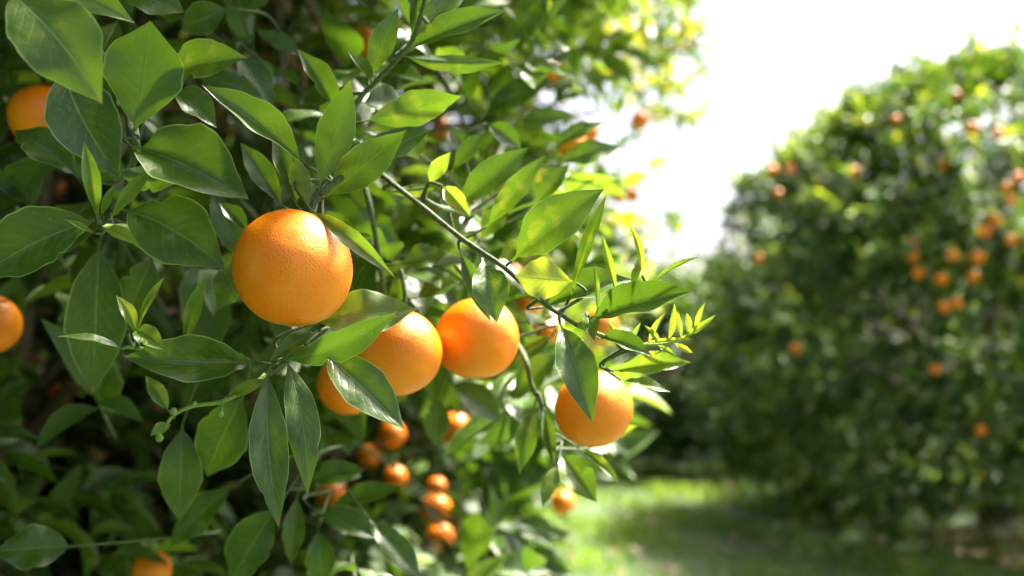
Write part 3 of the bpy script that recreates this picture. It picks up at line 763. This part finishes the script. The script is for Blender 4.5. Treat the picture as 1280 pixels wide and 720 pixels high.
orange(54, 146, 41, 'orange peeping out under the scarred broad leaf', d=.90, hero=True, k=6)
orange(190, 712, 24, 'orange low down in the dark foliage above the ground', d=1.25, hero=True, k=7)
INNER = 'small ripe orange hanging out of focus deeper inside the near tree'
for i, (px, py, r) in enumerate(INNER_FRUIT):
    INNER = ('small blurred orange at the thin sunny edge of the foliage against the sky' if px > 620 and py < 340 else 'blurred orange in the loose clump hanging low under the half-covered oranges' if 400 < px < 620 and py > 500 else 'blurred orange behind the twig that carries the end orange' if px > 620 else 'small blurred orange glimpsed between dark leaves inside the near tree')
    orange(px, py, r, INNER, 'oranges at the sunny edge of the foliage' if px > 620 and py < 340 else 'oranges deeper inside the near tree', d=inner_depth(r, px, py), k=i, tilt=(random.uniform(-15, 15), random.uniform(-15, 15)))

# ------------------------------------------------------------------ the other trees
P2 = [(.22, 1.1), (.5, 1.72), (1.0, 1.95), (1.6, 1.98), (2.2, 1.85), (2.7, 1.5), (3.0, 1.05), (3.2, .55), (3.32, .08)]
c2, t2 = crown_mesh('crown_b', P2, 14000, 8, T_LO, .088, .34, thick=.18, lumpy=.13, inner=.14, gaps=.32)
T2 = Vector((3.55, 7.4, 0))
assemble_tree(T2, P2, c2, t2, 8, 6, .5, .09, 'big round orange tree dotted with fruit, standing in the grass across the lane')
P3 = [(.28, 1.0), (.5, 1.35), (.9, 1.5), (1.25, 1.45), (1.55, 1.1), (1.75, .6), (1.86, .1)]
c3, t3 = crown_mesh('crown_c', P3, 5600, 21, T_LO, .10, .04, thick=.2, lumpy=.1, gaps=.2)
assemble_tree(Vector((1.75, 10.6, 0)), P3, c3, t3, 21, 5, .55, .08, 'low dark orange tree with a visible trunk at the far edge of the grass')
P4 = [(.4, 1.2), (.7, 1.7), (1.3, 1.9), (2.0, 1.75), (2.6, 1.2), (3.0, .6), (3.15, .1)]
c4, t4 = crown_mesh('crown_d', P4, 4200, 31, T_LO, .105, .2, thick=.15, lumpy=.1, gaps=.35)
assemble_tree(Vector((-2.9, 7.2, 0)), P4, c4, t4, 31, 5, .5, .09, 'next orange tree in the row behind the near tree')
P5 = [(.4, .9), (.94, 1.36), (1.8, 1.50), (2.2, 1.62), (2.55, 1.74), (2.95, 1.85), (3.3, 1.6), (3.7, .9), (3.9, .1)]
c5, t5 = crown_mesh('crown_e', P5, 4300, 44, T_HI, .085, .6, thick=.17, lumpy=.09, inner=.06, gaps=.34, backlit_tint=.5)  # raised young share and tint paint sunlit gold into this crown
assemble_tree(Vector((-1.0, 4.5, 0)), P5, c5, t5, 44, 6, .6, .08, 'sunlit yellow-green orange tree crowding in right behind the near tree')
FARL = 'far orange tree in the row beyond the grass'
for i, (x, y) in enumerate([(5.4, 12.3), (-1.6, 12.4), (5.2, 15.2), (7.6, 14.5), (-4.5, 13.5), (-.6, 17.5), (9.2, 9.3), (5.6, 18.5), (11.5, 16.5), (-8, 17), (14.5, 13)]):
    assemble_tree(Vector((x, y, 0)), P4, c4, t4, 31 + i, 4, .5, .08, FARL, 'far orange trees beyond the grass', rotz=i * 1.1).scale = [.8 if i in (2, 5) else 1] * 3

for i, (x, y, lb) in enumerate([(-1.5, -2.5, 'unseen orange tree added to block sky, on the other side of the near tree in its row'), (-4.9, 1.6, 'unseen orange tree added to block low sky, in the next row beside its neighbour'), (-5.2, 5.4, 'unseen orange tree added to block low sky, farther along the next row')]):  # trees out of view, added to block low sky and darken the near tree
    assemble_tree(Vector((x, y, 0)), P4, c4, t4, 70 + i, 4, .5, .08, lb, rotz=2 + i * 1.7)
FRUIT2 = [(973, 242), (988, 212), (966, 213), (1068, 215), (1180, 207), (1244, 275), (1231, 289), (1257, 235), (1264, 250), (1273, 222), (1140, 303), (1140, 320), (1148, 341), (1222, 322), (1217, 346), (1191, 320), (1180, 384), (1196, 379), (949, 323), (1273, 169), (1195, 120), (1248, 167), (1177, 349), (995, 436), (1226, 538), (1169, 462), (1120, 150), (1215, 160), (1265, 300)]
for i, (px, py) in enumerate(FRUIT2):
    # put each fruit on the crown surface, where the line of sight meets it
    ray = (at(px, py, 1) - CAM).normalized(); s = 3.0
    while s < 9:
        q = CAM + ray * s - T2; rr = float(np.interp(q.z, [a[0] for a in P2], [a[1] for a in P2], left=0, right=0))
        if math.hypot(q.x, q.y) < rr * 1.05: break
        s += .03
    if s >= 9:
        s = 7.0
    p = CAM + ray * s
    o = bpy.data.objects.new('orange', OF); col.objects.link(o); o.location = p; o.scale = [random.uniform(.75, 1.0)] * 3; o.rotation_euler = (random.uniform(-.2, .2), random.uniform(-.2, .2), i)
    tag(o, 'ripe orange on the big round tree across the lane', 'orange', 'oranges on the tree across the lane')

# ------------------------------------------------------------------ grass and litter
def build_grass(n=90000):
    rg = np.random.default_rng(4)
    y = 3.2 + 10.5 * rg.random(n * 2) ** 1.0; x = rg.uniform(-3.2, 8.0, n * 2)
    k = (x < .62 * y + .6) & (x > -.35 * y); x = x[k][:n]; y = y[k][:n]
    cl = np.sin(x * 2.3 + 1.2 * np.sin(y * 1.7)) * np.sin(y * 2.9 + np.sin(x * 3.1)) + .6 * np.sin(x * 7 + y * 5) 
    for (tx, ty, tr) in ((T2.x, T2.y, .7), (NT.x, NT.y, 1.5), (1.55, 10.9, .9)):
        far = np.hypot(x - tx, y - ty) > tr * rg.uniform(.8, 1.1, len(x)); x, y, cl = x[far], y[far], cl[far]
    k = rg.random(len(x)) < .55 + .3 * cl; x, y, cl = x[k], y[k], cl[k]; n = len(x)
    h = (.075 + .03 * cl + .03 * rg.random(n)) ; wd = rg.uniform(.004, .009, n); az = rg.uniform(0, 6.28, n); ln = rg.uniform(.2, .9, n) * h
    z0 = np.full(n, -.05)
    dx, dy = np.cos(az), np.sin(az); sx, sy = -dy * wd, dx * wd
    b = np.stack([x, y, z0], 1); s = np.stack([sx, sy, 0 * sx], 1); l = np.stack([dx * ln, dy * ln, 0 * dx], 1); up = np.stack([0 * h, 0 * h, h + .05], 1)
    co = np.stack([b - s, b + s, b + l * .3 + up * .6 + s * .8, b + l * .3 + up * .6 - s * .8, b + l + up], 1).reshape(-1, 3)
    off = (np.arange(n) * 5)[:, None]
    me = np_mesh('grass', co, [np.array([[3, 2, 4]]) + off, np.array([[0, 1, 2, 3]]) + off], tint=np.repeat(np.clip(.45 + .3 * cl + .25 * rg.normal(size=n), 0, 1), 5))
    tag(link('grass', me, GRASS), 'soft green orchard grass in the lane between the trees', 'grass', kind='stuff')
build_grass()
def litter(cx, cy, r, n, name, label):
    rg = np.random.default_rng(14); a = rg.uniform(0, 6.28, n); q = r * np.sqrt(rg.random(n))
    p = np.stack([cx + q * np.cos(a), cy + q * np.sin(a), np.full(n, .085)], 1)
    ax = unit(np.stack([np.cos(a * 7), np.sin(a * 7), rg.normal(size=n) * .15], 1)); nr = unit(np.stack([rg.normal(size=n) * .25, rg.normal(size=n) * .25, np.ones(n)], 1)); nr = unit(nr - ax * np.sum(nr * ax, -1, keepdims=True))
    L = rg.uniform(.05, .09, n); co, fs, uv, tn = place_leaves(p, ax, nr, L, L * .45, np.where(rg.random(n) < .85, -1.0, .6), T_LO)
    tag(link(name, np_mesh(name, co, fs, uv, tn), LEAF_FAR), label, 'leaves', kind='stuff')
litter(NT.x, NT.y, 1.7, 3500, 'fallen_leaves', 'dry brown leaves lying on the soil under the near tree')
litter(1.6, 6.5, 2.6, 330, 'fallen_leaves', 'scattered dry leaves lying in the grass of the lane')
litter(T2.x - .3, T2.y - 1.2, .7, 260, 'fallen_leaves', 'dry brown leaves lying on the soil under the big round tree')
